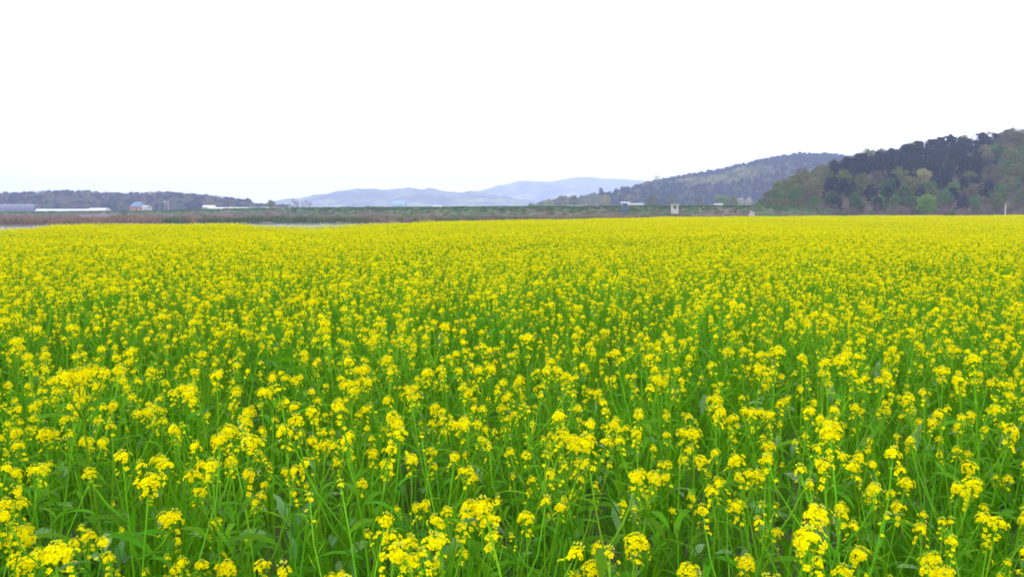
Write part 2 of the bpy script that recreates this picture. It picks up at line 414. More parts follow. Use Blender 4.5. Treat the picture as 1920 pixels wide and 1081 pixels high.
TS = {
    'pine': tree_set('pine', 5, 'pine', 100, h=9.0, rad=3.1, n_cl=30, per=60, leaf=0.75, lo=0.22),
    'olive': tree_set('olive', 4, 'broad', 200, h=8.0, rad=3.5, n_cl=32, per=64, leaf=0.6, lo=0.2),
    'tan': tree_set('tan', 4, 'broad', 300, h=8.2, rad=3.3, n_cl=30, per=44, leaf=0.5, lo=0.22),
    'airy': tree_set('tan', 4, 'broad', 350, h=8.4, rad=3.4, n_cl=26, per=14, leaf=0.42, lo=0.3),
    'green': tree_set('green', 4, 'round', 400, h=7.2, rad=3.0, n_cl=30, per=64, leaf=0.6, lo=0.18),
    'bright': tree_set('bright', 1, 'round', 500, h=5.6, rad=2.9, n_cl=44, per=80, leaf=0.5, lo=0.14),
    'purple': tree_set('purple', 3, 'broad', 600, h=4.0, rad=2.1, n_cl=18, per=24, leaf=0.3, lo=0.15),
    'blossom': tree_set('blossom', 2, 'round', 700, h=6.0, rad=2.8, n_cl=30, per=60, leaf=0.55, lo=0.16),
    'pale': tree_set('pale', 3, 'round', 800, h=8.0, rad=3.6, n_cl=34, per=60, leaf=0.6, lo=0.18),
}
NAMES = {'airy': 'spring_tree', 'pine': 'pine_tree', 'olive': 'spring_tree', 'tan': 'spring_tree', 'green': 'spring_tree', 'bright': 'round_tree', 'purple': 'bare_shrub', 'blossom': 'blossom_tree', 'pale': 'spring_tree'}


def tree(kind, loc, sc, label, group=None, r=rng):
    tm, cm, _ = r.choice(TS[kind])
    o = empty(NAMES[kind], loc, r.uniform(0, 6.28), sc)
    o.scale = (sc * r.uniform(.9, 1.1), sc * r.uniform(.9, 1.1), sc * r.uniform(.92, 1.1))
    link('trunk', tm, o); link('crown', cm, o)
    return tag(o, label, 'shrub' if kind == 'purple' else 'tree', group)


rt = random.Random(21)
tree('bright', at(1738, 401, 262) + Vector((0, 0, -0.1)), 1.0, 'bright green round tree standing alone at the foot of the near hill', r=rt)
placed = [(at(1738, 400, 262).x, 262.0, 3.5)]
def hill_t(px, py):
    for k in range(200):
        p = hillA(px, k / 200)
        if HZ - (p.z - EYE) / p.y * FH <= py: return k / 200
    return 1.0


FRONT = [
    (1436, 372, 'olive', .72, 'olive tree leftmost at the tip of the near hill'),
    (1470, 352, 'tan', .85, 'tan tree on the tip of the near hill above the leftmost olive tree'),
    (1503, 338, 'tan', 1.0, 'broad tan tree high on the left end of the near hill'),
    (1492, 366, 'green', .85, 'dark green rounded tree low on the left end of the near hill'),
    (1532, 368, 'tan', .9, 'tan rounded tree at the foot, right of the dark green one'),
    (1532, 335, 'tan', .85, 'tan tree at the left border of the dark pine belt'),
    (1580, 336, 'olive', .95, 'olive-green tree in front of the pine belt, first from its left'),
    (1615, 345, 'olive', .9, 'olive tree in front of the pine belt, second from its left'),
    (1642, 335, 'tan', .85, 'tan tree in front of the pine belt, third from its left'),
    (1660, 350, 'green', 1.0, 'fresh green tree at the front of the near hill, left of the round one'),
    (1682, 336, 'olive', .95, 'olive domed tree above the fresh green tree on the near hill'),
    (1706, 348, 'olive', .85, 'olive tree between the fresh green tree and the tall pale olive tree'),
    (1727, 331, 'pale', .8, 'tall pale olive tree above the bright green round tree'),
    (1742, 355, 'green', .85, 'mid green tree directly behind the bright green round tree'),
    (1785, 352, 'green', .85, 'slim green tree right of the bright green round tree'),
    (1815, 335, 'olive', .7, 'small olive tree above the tan cone-shaped tree'),
    (1822, 362, 'tan', .8, 'tan cone-shaped tree near the foot of the near hill, right part'),
    (1858, 332, 'tan', 1.05, 'broad tan tree left of the slim grey post, halfway up'),
    (1885, 352, 'tan', .95, 'tan tree standing behind the slim grey post'),
    (1903, 302, 'olive', 1.0, 'yellow-olive tree high at the right edge of the photo'),
    (1880, 312, 'green', .8, 'green tree left of the yellow-olive tree at the right edge'),
    (1918, 368, 'green', .8, 'dark green tree low at the right edge of the photo'),
    (1470, 380, 'green', .7, 'low dark green tree at the foot of the left end of the near hill'),
    (1560, 372, 'green', .75, 'dark green tree at the foot below the pine belt, leftmost'),
    (1600, 372, 'green', .7, 'dark green tree at the foot below the olive trees'),
]
FRONT_P = []
FRONT_N = ['leftmost olive tree of the near hill', 'tan tree on the hill tip', 'broad tan tree high at left', 'dark green tree low at left', 'tan foot tree at left',
           'tan tree bordering the pine belt', 'first olive tree before the pines', 'second olive tree before the pines', 'tan tree before the pines', 'fresh green front tree',
           'olive domed tree', 'olive tree by the fresh green one', 'tall pale olive tree', 'green tree behind the round one', 'slim green tree', 'small olive tree at right',
           'tan cone-shaped tree', 'broad tan tree at right', 'tan tree behind the post', 'yellow-olive tree at the right edge', 'green tree high at right', 'dark green tree low at right',
           'low dark green tree at left', 'leftmost dark green foot tree', 'dark green foot tree below the olives']
for px, py, kd, sc, lb in FRONT:
    t = hill_t(px, py + 24 * sc); p = hillA(px, t); FRONT_P.append(p.copy()); placed.append((p.x, p.y, 3.6)); tree(kd, p + Vector((0, 0, -.15)), sc, lb, None, rt)
LAB = {
    ('pine', 'up'): ('dark bluish pine in the dense belt on the upper slope of the near hill', 'pines on the upper slope of the near hill'),
    ('pine', 'low'): ('dark pine among pale spring trees on the lower slope of the near hill', 'pines on the lower slope of the near hill'),
    ('airy', 'sky'): ('thin tan tree with sky showing through, along the skyline of the near hill', 'thin skyline trees on the near hill'),
    ('tan', 'sky'): ('full tan tree along the skyline of the near hill', 'tan skyline trees on the near hill'),
    ('tan', 'nose'): ('tan budding tree on the left end of the near hill', 'tan trees on the left end of the near hill'),
    ('tan', 'low'): ('tan budding tree in the row at the foot of the near hill', 'tan trees at the foot of the near hill'),
    ('tan', 'right'): ('tan budding tree by the right edge, halfway up the near hill', 'tan trees at the right edge of the near hill'),
    ('olive', 'sky'): ('olive leafy tree on the skyline of the near hill', 'olive skyline trees on the near hill'),
    ('olive', 'nose'): ('olive leafy tree on the left end of the near hill', 'olive trees on the left end of the near hill'),
    ('olive', 'low'): ('olive leafy tree in the row at the foot of the near hill', 'olive trees at the foot of the near hill'),
    ('olive', 'right'): ('olive leafy tree by the right edge, halfway up the near hill', 'olive trees at the right edge of the near hill'),
    ('green', 'low'): ('mid green rounded tree in the row at the foot of the near hill', 'green trees at the foot of the near hill'),
    ('green', 'nose'): ('mid green rounded tree on the left end of the near hill', 'green trees on the left end of the near hill'),
    ('green', 'right'): ('mid green rounded tree by the right edge of the near hill', 'green trees at the right edge of the near hill'),
}
cnt = 0
for k in range(6000):
    px = rt.uniform(1422, 1985); t = rt.uniform(0.05, 1.03)
    p = hillA(px, min(t, 1.0))
    if t > 1: p.y += 5; p.z -= 0.6
    if px < 1470 and t > 0.8 and rt.random() < .5: continue
    sky_ = t > 0.9 and px > 1600
    dm = 5.0 if not sky_ else 5.6
    if any((p.x - a) ** 2 + (p.y - b) ** 2 < (dm if c < 3.4 else 5.5) ** 2 for a, b, c in placed): continue
    if cnt >= 262: break
    u = rt.random()
    if px < 1530 + 30 * t: zone = 'nose'; kd = 'tan' if u < .5 else 'olive' if u < .8 else 'green'
    elif px > 1865 + 25 * math.sin(t * 9) and t < .85: zone = 'right'; kd = 'tan' if u < .35 else 'olive' if u < .75 else 'green'
    elif t < 0.2: zone = 'low'; kd = 'green' if u < .35 else 'olive' if u < .5 else 'pine'
    elif t > .88 and px > 1610: zone = 'sky'; kd = 'airy' if u < .6 + .2 * (px > 1700) else 'olive' if u < .9 else 'tan'
    else: zone = 'up'; kd = 'pine'
    sc = rt.uniform(0.72, 1.05) * (0.85 if kd == 'pine' else 1.0) * (1.0 if t > 0.12 else 0.8)
    if zone == 'nose' and px < 1450: sc *= 0.8
    placed.append((p.x, p.y, 3.0)); cnt += 1
    lb, gp = LAB[(kd, zone)]
    if zone == 'up': gp = 'pines of the near hill'
    na = min(range(len(FRONT)), key=lambda q: (FRONT_P[q].x - p.x) ** 2 + (FRONT_P[q].y - p.y) ** 2)
    dx, dy = p.x - FRONT_P[na].x, p.y - FRONT_P[na].y
    how = {'pine': 'dark bluish pine', 'tan': 'tan budding tree', 'airy': 'thin see-through tan tree', 'olive': 'olive leafy tree', 'green': 'mid green tree'}[kd]
    rel = (('right of' if dx > 0 else 'left of') if abs(dx) > abs(dy) else ('high above' if dy > 45 else 'well above' if dy > 20 else 'just above' if dy > 0 else 'below'))
    if zone == 'sky': how = how.replace('tan ', '').replace('leafy ', '').replace('tree', 'skyline tree')
    lb = '%s %s the %s' % (how, rel, FRONT_N[na])
    tree(kd, p + Vector((0, 0, -0.15)), sc, lb, gp, rt)

# shrubs along the foot of the near hill
for px, sc, side in ((1432, .8, 0), (1466, .9, 0), (1498, .8, 0), (1533, 1.0, 1), (1562, .9, 1), (1600, .8, 1), (1638, 1.0, 1), (1672, .9, 1), (1700, .7, 1), (1775, .9, 2), (1808, .8, 2), (1846, 1.0, 2), (1905, .9, 2), (1940, .8, 2)):
    z = ['left of the pale scree under the near hill', 'below the pine belt of the near hill', 'right of the bright green round tree'][side]
    tree('purple', Vector((az(px, 266), 266 + rt.uniform(-2, 2), -0.2)), sc, 'low purplish bare shrub ' + z, 'bare shrubs ' + z, rt)

# trees at the foot of the middle hill that can be told apart
for kd, px, py, Y, sc, lb in (
        ('pale', 1135, 386, 545, 0.95, 'pale yellow-green round tree behind the levee, left of the round olive tree'),
        ('olive', 1222, 387, 540, 1.15, 'large round olive tree standing behind the levee, left of the sluice'),
        ('bright', 1354, 385, 520, 1.3, 'fresh green tree on the levee line between sluice and near hill'),
        ('blossom', 1388, 384, 500, 0.95, 'white blossoming tree behind the levee, the left one beside the near hill'),
        ('blossom', 1404, 384, 495, 0.8, 'white blossoming tree behind the levee, closest to the near hill'),
        ('olive', 1258, 387, 545, 0.9, 'olive tree directly behind the sluice on the levee'),
        ('tan', 1052, 388, 640, 1.3, 'tan tree at the left tip of the middle hill'),
        ('olive', 1076, 388, 640, 1.3, 'olive tree second from the left tip of the middle hill'),
        ('pale', 1030, 388, 640, 0.95, 'pale small tree leftmost at the tip of the middle hill'),
        ('tan', 1310, 388, 530, 0.85, 'tan tree behind the levee right of the sluice'),
        ('olive', 1376, 388, 420, 0.7, 'olive bush behind the dark post on the levee'),
        ('pine', 1127, 366, 905, 1.0, 'dark lone pine on the left shoulder of the middle hill'),
        ('purple', 552, 391, 440, 1.5, 'dark purplish thicket behind the levee, left of the far mountains'),
        ('purple', 575, 391, 440, 1.3, 'dark purplish thicket behind the levee below the far mountains'),
        ('olive', 508, 391, 470, 0.7, 'dark small tree at the right end of the left wood'),
        ('pale', 690, 391, 460, 0.35, 'small pale yellow bush behind the levee left of the cyan roof'),
        ('green', 232, 404, 330, 0.35, 'round dark green bush on the flood plain left of the orange house')):
    p = at(px, py, Y); p.z = min(p.z, 60)
    tree(kd, p + Vector((0, 0, -1.2 if Y > 400 else -0.3)), sc, lb, None, rt)


def wood(name, hf, px0, px1, t0, t1, n, dmin, choose, label, jit=(.75, 1.1)):
    r = random.Random(len(label)); cell = {}; pts, idx, rot, scl = [], [], [], []
    kinds = ['pine', 'olive', 'tan', 'green', 'pale', 'purple', 'blossom']
    protos, first = [], {}
    for kd in kinds: first[kd] = (len(protos), len(TS[kd])); protos += [x[2] for x in TS[kd]]
    for _ in range(n):
        px = r.uniform(px0, px1); t = r.uniform(t0, t1); p = hf(px, t); key = (int(p.x // dmin), int(p.y // dmin))
        if any((p.x - q.x) ** 2 + (p.y - q.y) ** 2 < dmin * dmin for i in (-1, 0, 1) for j in (-1, 0, 1) for q in cell.get((key[0] + i, key[1] + j), ())): continue
        kd, s = choose(px, t, r, p)
        if not kd: continue
        cell.setdefault(key, []).append(p)
        pts.append(p + Vector((0, 0, -0.3))); b, c = first[kd]; idx.append(b + r.randrange(c)); rot.append((0, 0, r.uniform(0, 6.28))); scl.append(s * r.uniform(*jit))
    return scatter(name, pts, idx, rot, scl, protos, label, 'wood')


def chB(px, t, r, p):
    nz_ = float(noise2(np.array(p.x), np.array(p.y), 60, 2)); u = r.random()
    if t > 0.7 and px > 1240: return ('pine', 1.0) if u < .93 else ('green', 1.0)
    if 1285 < px < 1400 and 0.42 < t < 0.72: return ('pale', .9) if u < .6 else ('olive', 1.0)
    if px < 1130: return (('olive', 1.0) if u < .5 else ('pale', .85) if u < .75 else ('tan', 1))
    if nz_ > 0.5: return ('olive', 1.0) if u < .5 else ('pale', .9) if u < .7 else ('tan', 1.0)
    return ('pine', .95) if u < .82 else ('green', 1.0) if u < .92 else ('olive', 1.0)


def chC(px, t, r, p):
    u = r.random(); s = 1.0 + 0.2 * t
    if px > 470: s *= 0.7
    if px > 540 and r.random() < (px - 540) / 110: return (None, 0)
    if px > 540: s *= .7
    return ('pine', s * .95) if u < .36 else ('purple', s * 2.1) if u < .74 else ('tan', s) if u < .86 else ('green', s)


wood('far_wood', hillB, 995, 1660, 0.03, 1.0, 20000, 6.0, chB, 'mixed wood of pines and pale spring trees covering the middle hill')
wood('far_wood', hillC, -300, 660, 0.02, 1.0, 24000, 4.8, chC, 'dark purplish wood along the horizon at far left', (.9, 1.06))

# ------------------------------------------------------------------ reeds, bank grass, hill undergrowth
def tuft(seed, m, h, spread, n, wd, curve=0.35):
    r = random.Random(seed); b = MB()
    for i in range(n):
        a = r.uniform(0, 6.28); q = spread * math.sqrt(r.random()); p = Vector((q * math.cos(a), q * math.sin(a), -0.02))
        d = Vector((r.gauss(0, 1), r.gauss(0, 1), 0)).normalized(); s = Vector((-d.y, d.x, 0)) * wd; hh = h * r.uniform(.55, 1.15); bend = curve * r.uniform(.2, 1.2) * hh
        m1 = p + Vector((0, 0, hh * .55)) + d * bend * .3; tp = p + Vector((0, 0, hh * .95)) + d * bend
        b.quad([p - s, p + s, m1 + s * .8, m1 - s * .8], 0); b.quad([m1 - s * .8, m1 + s * .8, tp], 0)
    return b.mesh('tuft', [m])


reeds = [tuft(1, M['reed'], 1.5, 1.3, 120, 0.05), tuft(2, M['reed'], 1.2, 1.3, 120, 0.05), tuft(3, M['reedgreen'], 0.9, 1.2, 120, 0.05), tuft(4, M['reedgreen'], 1.2, 1.3, 120, 0.05)]
pts, idx, rot, scl = [], [], [], []
r = random.Random(5)
for k in range(5200):
    px = r.uniform(-350, 1420); Y0 = float(SHORE(px)) + 3; Y1 = float(np.interp(px, LEV_PX, LEV_D)) - 9
    Y = Y0 + (Y1 - Y0) * (r.random() ** 1.6); X = az(px, Y); z = float(ground_z(np.array(X), np.array(Y)))
    nzv = float(noise2(np.array(X), np.array(Y), 30, 1))
    if nzv < -0.5 and r.random() < .6: continue
    gr = (px > 300 and r.random() < .7) or nzv > .7
    pts.append((X, Y, z)); idx.append(r.choice((2, 3)) if gr else r.choice((0, 1))); rot.append((0, 0, r.uniform(0, 6.28)))
    scl.append(r.uniform(.5, 1.1) * (1.0 if Y < Y0 + 20 else .8))
scatter('reed_bed', pts, idx, rot, scl, reeds, 'brown and green reeds on the far river bank below the levee', 'reeds')
# rough grass and scrub on the levee's slope
lt = [tuft(11, M['reedgreen'], 0.45, 0.9, 90, 0.04), tuft(12, M['reed'], 0.4, 0.9, 90, 0.04), tuft(13, TREE['green'], 0.5, 0.9, 90, 0.05)]
pts, idx, rot, scl = [], [], [], []
for k in range(5200):
    j = r.randrange(len(lp) - 1); i = r.randrange(1, 12); u, v = r.random(), r.random()
    f2 = lambda A: (A[i, j] * (1 - u) + A[i, j + 1] * u) * (1 - v) + (A[i + 1, j] * (1 - u) + A[i + 1, j + 1] * u) * v
    pts.append((f2(LX), f2(LY), f2(LZ) - .05)); up = i >= 5
    idx.append(r.choice((0, 2, 2)) if up else r.choice((0, 1, 1))); rot.append((0, 0, r.uniform(0, 6.28))); scl.append(r.uniform(.5, 1.2))
scatter('levee_grass', pts, idx, rot, scl, lt, 'rough green and brown grass covering the slope of the levee', 'grass')
us = [x[2] for x in TS['purple']] + [x[2] for x in TS['green']]
pts, idx, rot, scl = [], [], [], []
for k in range(1100):
    px = r.uniform(1415, 1990); t = r.random() ** 1.5; p = hillA(px, t)
    pts.append(p + Vector((0, 0, -.2))); idx.append(r.randrange(3) if r.random() < .8 else 3 + r.randrange(4)); rot.append((0, 0, r.uniform(0, 6.28)))
    scl.append(r.uniform(.25, .6) if idx[-1] < 3 else r.uniform(.18, .3))
scatter('undergrowth', pts, idx, rot, scl, us, 'purplish brown brush under the trees of the near hill', 'undergrowth')


# ------------------------------------------------------------------ small buildings and posts far away
def house(name, loc, rz, w_, d_, h_, rh, wallm, roofm, label, hip=False):
    o = empty(name, loc, rz)
    b = MB(); b.box((0, 0, h_ / 2 - .5), (w_, d_, h_ + 1)); wall = b.build('wall', wallm, o)
    e = .35; hw, hd = w_ / 2 + e, d_ / 2 + e; rx = hw - (hd * .8 if hip else 0)
    rb = MB(); z0, z1 = h_ + .02, h_ + rh
    A_, B_, C_, D_ = (-hw, -hd, z0), (hw, -hd, z0), (hw, hd, z0), (-hw, hd, z0); E_, G_ = (-rx, 0, z1), (rx, 0, z1)
    for q in ((A_, B_, G_, E_), (C_, D_, E_, G_), (B_, C_, G_), (D_, A_, E_), (D_, C_, B_, A_)): rb.quad(q)
    rb.build('roof', roofm, o)
    for sx in (-.3, .3):
        b = MB(); b.box((sx * w_, -d_ / 2 - .02, h_ * .55), (w_ * .16, .08, h_ * .32)); wn = b.build('window', M['white'], o)
        b = MB(); b.box((sx * w_, -d_ / 2 - .06, h_ * .55), (w_ * .13, .06, h_ * .27)); b.build('pane', M['glass'], wn)
    b = MB(); b.box((0, -d_ / 2 - .03, h_ * .36), (w_ * .1, .1, h_ * .72)); b.build('door', M['wood'], o)
    return tag(o, label, 'house')


def greenhouse(loc, rz, L_, W_, H_, film, label):
    o = empty('greenhouse', loc, rz); arc = [(W_ / 2 * math.cos(math.pi * k / 10), H_ * math.sin(math.pi * k / 10) ** .7) for k in range(11)]
    b = MB()
    for (y0, z0), (y1, z1) in zip(arc, arc[1:]): b.quad([(-L_ / 2, y0, z0 - .3), (L_ / 2, y0, z0 - .3), (L_ / 2, y1, z1 - .3), (-L_ / 2, y1, z1 - .3)])
    b.build('film_cover', film, o, True)
    for s in (-1, 1):
        b = MB(); b.quad([(s * L_ / 2, y, z - .3) for y, z in arc]); b.build('end_wall', film, o)
    n = max(4, int(L_ / 6))
    for k in range(n + 1):
        x = -L_ / 2 + L_ * k / n; b = MB(); b.tube([(x, y * 1.01, z * 1.01 - .3) for y, z in arc], [.05] * 11, 4); b.build('hoop', M['steel'], o)
    return tag(o, label, 'greenhouse')


greenhouse((az(137, 446), 446, zpx(397, 446)), R(2), 38, 6.5, 1.9, M['plastic'], 'long white greenhouse left of the house with the blue roof')
greenhouse((az(187, 436), 436, zpx(397, 436)), R(2), 9, 6.5, 2.4, M['plastic'], 'short bright white greenhouse beside the long one, nearer the blue-roofed house')
greenhouse((az(468, 418), 418, zpx(393.5, 418)), R(1), 41, 6.5, 1.7, M['plastic'], 'longest white greenhouse on the levee line below the left wood')
greenhouse((az(32, 452), 452, zpx(396, 452)), R(1), 22, 7, 4.3, M['film_blue'], 'bluish high greenhouse at the left edge of the scene')
greenhouse((az(1083, 420), 420, zpx(388.5, 420)), R(-2), 10, 5, 1.2, M['plastic'], 'low white greenhouse at the foot of the middle hill')
greenhouse((az(820, 560), 560, zpx(390, 560)), R(0), 6, 5, 1.9, M['plastic'], 'tiny white greenhouse under the far mountains left of centre')
house('village_house', (az(259, 432), 432, zpx(396, 432)), R(8), 7.0, 5.5, 2.5, 2.6, M['brick'], M['roofblue'], 'orange-walled house with blue hipped roof at far left', True)
house('shed', (az(276, 424), 424, zpx(397.5, 424)), R(-25), 3.6, 3.4, 2.4, 1.1, M['white'], M['roofgrey'], 'small pale shed right beside the orange house')
house('shed', (az(393, 426), 426, zpx(394, 426)), R(0), 5.6, 4, 1.7, 0.9, M['white'], M['white'], 'low white shed at the left end of the longest greenhouse')
house('warehouse', (az(749, 1800), 1800, zpx(389, 1800)), R(-6), 28, 20, 8.0, 7.0, M['roofcyan'], M['roofcyan'], 'cyan blue warehouse on the plain below the far mountains')
house('village_house', (az(1190, 500), 500, zpx(388, 500)), R(5), 9.5, 6, 1.5, 0.9, M['concrete'], M['roofgrey'], 'pale house with grey roof behind the levee, left of the round olive tree')
house('village_house', (az(1172, 520), 520, zpx(388, 520)), R(-5), 5.0, 5, 2.2, 1.2, M['roofgrey'], M['roofgrey'], 'small grey house behind the blue floodgate')
house('village_house', (az(1346, 480), 480, zpx(388, 480)), R(10), 4.5, 4, 1.2, 0.9, M['concrete'], M['roofgrey'], 'small pale house behind the levee right of the sluice')
p = hillB(1231, 0.93); house('lookout_tower', (p.x, p.y, p.z - .3), R(0), 5.0, 5.0, 12.5, 2.4, M['white'], M['white'], 'tiny white lookout tower on the ridge of the middle hill')


def utility_pole(px, py0, py1, Y, label, wd=.13):
    b0 = at(px, py1, Y); h_ = (py1 - py0) / F * Y
    o = empty('utility_pole', b0)
    b = MB(); b.tube([(0, 0, -1.5), (0, 0, h_)], [wd, wd * .75], 8); b.build('pole', M['white'], o, True)
    b = MB(); b.box((0, 0, h_ - .45), (1.3, .1, .12)); b.build('crossarm', M['steel'], o)
    for s in (-.5, .5):
        b = MB(); b.tube([(s, 0, h_ - .39), (s, 0, h_ - .15)], [.06, .04], 6); b.build('insulator', M['white'], o)
    return tag(o, label, 'pole')


utility_pole(309.5, 376, 390, 420, 'white utility pole right of the orange house, the left of two')
utility_pole(315.5, 377, 390, 420, 'white utility pole right of the orange house, the right of two')


def levee_at(px):
    Y = float(np.interp(px, LEV_PX, LEV_D)); return Y, float(zpx(np.interp(px, LEV_PX, LEV_Y), Y))


Y, z = levee_at(1265)
o = empty('sluice', (az(1265, Y - 8), Y - 8, -1.0)); tag(o, 'pale concrete sluice with two pillars set into the levee', 'sluice')
H_ = z + 1.0 + .45
for s in (-1, 1):
    b = MB(); b.box((s * .85, 0, H_ / 2 - .4), (.55, .8, H_ + .8)); b.build('pillar', M['concrete'], o)
b = MB(); b.box((0, 0, H_ + .15), (2.7, 1.2, .28)); dk = b.build('deck', M['concrete'], o)
b = MB(); b.box((0, .1, H_ * .38), (1.14, .12, H_ * .7)); b.build('gate', M['steel'], o)
b = MB(); b.tube([(0, .1, H_ * .7), (0, .1, H_ + .7)], [.05, .05], 6); b.build('spindle', M['steel'], o)
b = MB(); b.tube([(.28 * math.cos(k * .628), .1 + .28 * math.sin(k * .628), H_ + .72) for k in range(11)], [.03] * 11, 4); b.build('handwheel', M['steel'], o)
Y, z = levee_at(1172)
o = empty('floodgate', (az(1172, Y - 8), Y - 8, -1.0)); tag(o, 'dark blue-grey steel floodgate on the levee, left of the concrete sluice', 'floodgate'); H_ = z + 1.9
for s in (-1, 1):
    b = MB(); b.box((s * .72, 0, H_ / 2 - .4), (.2, .4, H_ + .8)); b.build('frame_post', M['gateblue'], o)
b = MB(); b.box((0, 0, H_ + .09), (1.9, .6, .18)); b.build('frame_beam', M['gateblue'], o)
b = MB(); b.box((0, .03, H_ / 2), (1.24, .14, H_ * .98)); gt = b.build('gate_leaf', M['gateblue'], o)
for k in range(3):
    b = MB(); b.box((0, -.08, H_ * (.2 + .28 * k)), (1.2, .08, .12)); b.build('rib', M['gateblue'], gt)
Y, z = levee_at(1379)
o = empty('marker_post', (az(1379, Y - 7), Y - 7, 0)); tag(o, 'short dark post on the levee slope close to the near hill', 'post')
b = MB(); b.tube([(0, 0, -1.2), (0, 0, 1.9)], [.2, .18], 8); b.build('post', M['dark'], o); b = MB(); b.octa((0, 0, 1.98), .2, m=0, stretch=.6); b.build('cap', M['dark'], o)
o = empty('concrete_post', (az(1885, 258), 258, 0)); tag(o, 'slim grey concrete post in front of the near hill at far right', 'post')
b = MB(); b.tube([(0, 0, -.6), (0, 0, 3.7)], [.17, .13], 8); b.build('post', M['concrete'], o); b = MB(); b.box((0, 0, 3.78), (.34, .34, .12)); b.build('cap', M['steel'], o)
o = empty('concrete_post', (az(1585, 258), 258, 0)); tag(o, 'short brown wooden post at the foot of the near hill below the pines', 'post')
b = MB(); b.tube([(0, 0, -.6), (0, 0, 2.0)], [.12, .10], 7); b.build('post', M['wood'], o)
o.name = 'wooden_post'
# concrete ramp from the levee crest down beside the hill
b = MB(); yr = 250
b.quad([(az(1402, yr), yr, -.9), (az(1416, yr), yr, -.9), (az(1414, 262), 262, 2.9), (az(1408, 262), 262, 2.9)])
b.quad([(az(1402, yr), yr, -1.3), (az(1402, yr), yr, -.9), (az(1408, 262), 262, 2.9), (az(1408, 262), 262, -1.3)])
b.quad([(az(1416, yr), yr, -.9), (az(1416, yr), yr, -1.3), (az(1414, 262), 262, -1.3), (az(1414, 262), 262, 2.9)])
tag(b.build('ramp', mat('worn_concrete', (0.20, 0.175, 0.16), 0.9, (0.15, 0.13, 0.12), 1.0)), 'pale concrete ramp climbing the levee beside the near hill', 'ramp', kind='structure')
b = MB()
Yw = 226
b.box((az(184, Yw), Yw, -.4), (10.4, .5, 2.0)); b.box((az(184, Yw), Yw, .66), (10.7, .7, .12))
o = b.build('retaining_wall', mat('grey_lavender_concrete', (0.26, 0.25, 0.29), 0.9, (0.2, 0.19, 0.22), .8)); tag(o, 'low grey retaining wall on the flood plain left of the orange house', 'wall')


# ------------------------------------------------------------------ rapeseed plants
PM = [M['stem'], M['petal'], M['bud'], M['leaf'], M['glaucous']]


def flower(b, c, d, s, r):
    d = Vector(d).normalized(); a = d.orthogonal().normalized(); a = Matrix.Rotation(r.uniform(0, 1.57), 3, d) @ a; e = d.cross(a); cup = r.uniform(.05, .45)
    for k in range(4):
        g = k * math.pi / 2 + r.uniform(-.12, .12); u = a * math.cos(g) + e * math.sin(g); v = -a * math.sin(g) + e * math.cos(g); L_ = s * r.uniform(.88, 1.1); wd = s * r.uniform(.40, .52)
        p0 = c + u * s * .06; p1 = c + u * L_ * .6 + d * cup * s * .5; p2 = c + u * L_ + d * (cup * .35 * s - r.uniform(0, .25) * s)
        b.quad([p0, p1 - v * wd, p1, ], 1); b.quad([p0, p1, p1 + v * wd], 1)
        b.quad([p1 - v * wd, p2 - v * wd * .6, p2, p1], 1); b.quad([p1, p2, p2 + v * wd * .6, p1 + v * wd], 1)
    b.octa(c + d * s * .12, s * .13, d, 1.4, 2)


def head(seed, n, rad, loose, pods, fl=0.0085):
    """flower head about the origin, stem coming from below"""
    r = random.Random(seed); b = MB(); b.tube([(0, 0, -.09), (0, 0, -.03), (0, 0, .004)], [.0016, .0014, .001], 4)
    for i in range(n):
        u = (i + .5) / n; th = R(18 + 95 * u ** .85) + r.uniform(-.12, .12); a = i * 2.39996 + r.uniform(-.35, .35)
        d = Vector((math.sin(th) * math.cos(a), math.sin(th) * math.sin(a), math.cos(th) * .8)); q = rad * r.uniform(.6, 1.35)
        c = Vector((d.x * q, d.y * q, d.z * q * .9 - .008)); flower(b, c, d + Vector((0, 0, .45)), fl * r.uniform(.8, 1.12), r)
        if i % 2 == 0: b.quad([(0, 0, -.014), c * .98 + Vector((0, 0, -.002)), c * .98 + Vector((.0008, .0008, -.001))], 0)
    for i in range(9):
        a = i * 2.4; q = .0055 * math.sqrt(i / 2); b.octa((q * math.cos(a), q * math.sin(a), .007 + rad * .45 - q * .5), .0021, (math.cos(a) * .3, math.sin(a) * .3, 1), 1.6, 2)
    for i in range(loose):
        z = -.022 - .06 * (i + r.random()) / max(loose, 1); a = r.uniform(0, 6.28); d = Vector((math.cos(a), math.sin(a), .55)); c = Vector((0, 0, z)) + d * r.uniform(.014, .022)
        b.tube([(0, 0, z - .003), c], [.0006, .0006], 3); flower(b, c, d + Vector((0, 0, .5)), fl * r.uniform(.7, 1.0), r)
    for i in range(pods):
        z = -.06 - .02 * i + r.uniform(-.006, .006); a = i * 2.4 + r.uniform(-.4, .4); d = Vector((math.cos(a), math.sin(a), .9)).normalized()
        b.tube([Vector((0, 0, z)), Vector((0, 0, z)) + d * .014, Vector((0, 0, z)) + d * .02 + Vector((0, 0, .004)), Vector((0, 0, z)) + d * r.uniform(.035, .05) + Vector((0, 0, .012))], [.0005, .0006, .0013, .0004], 3)
    return b


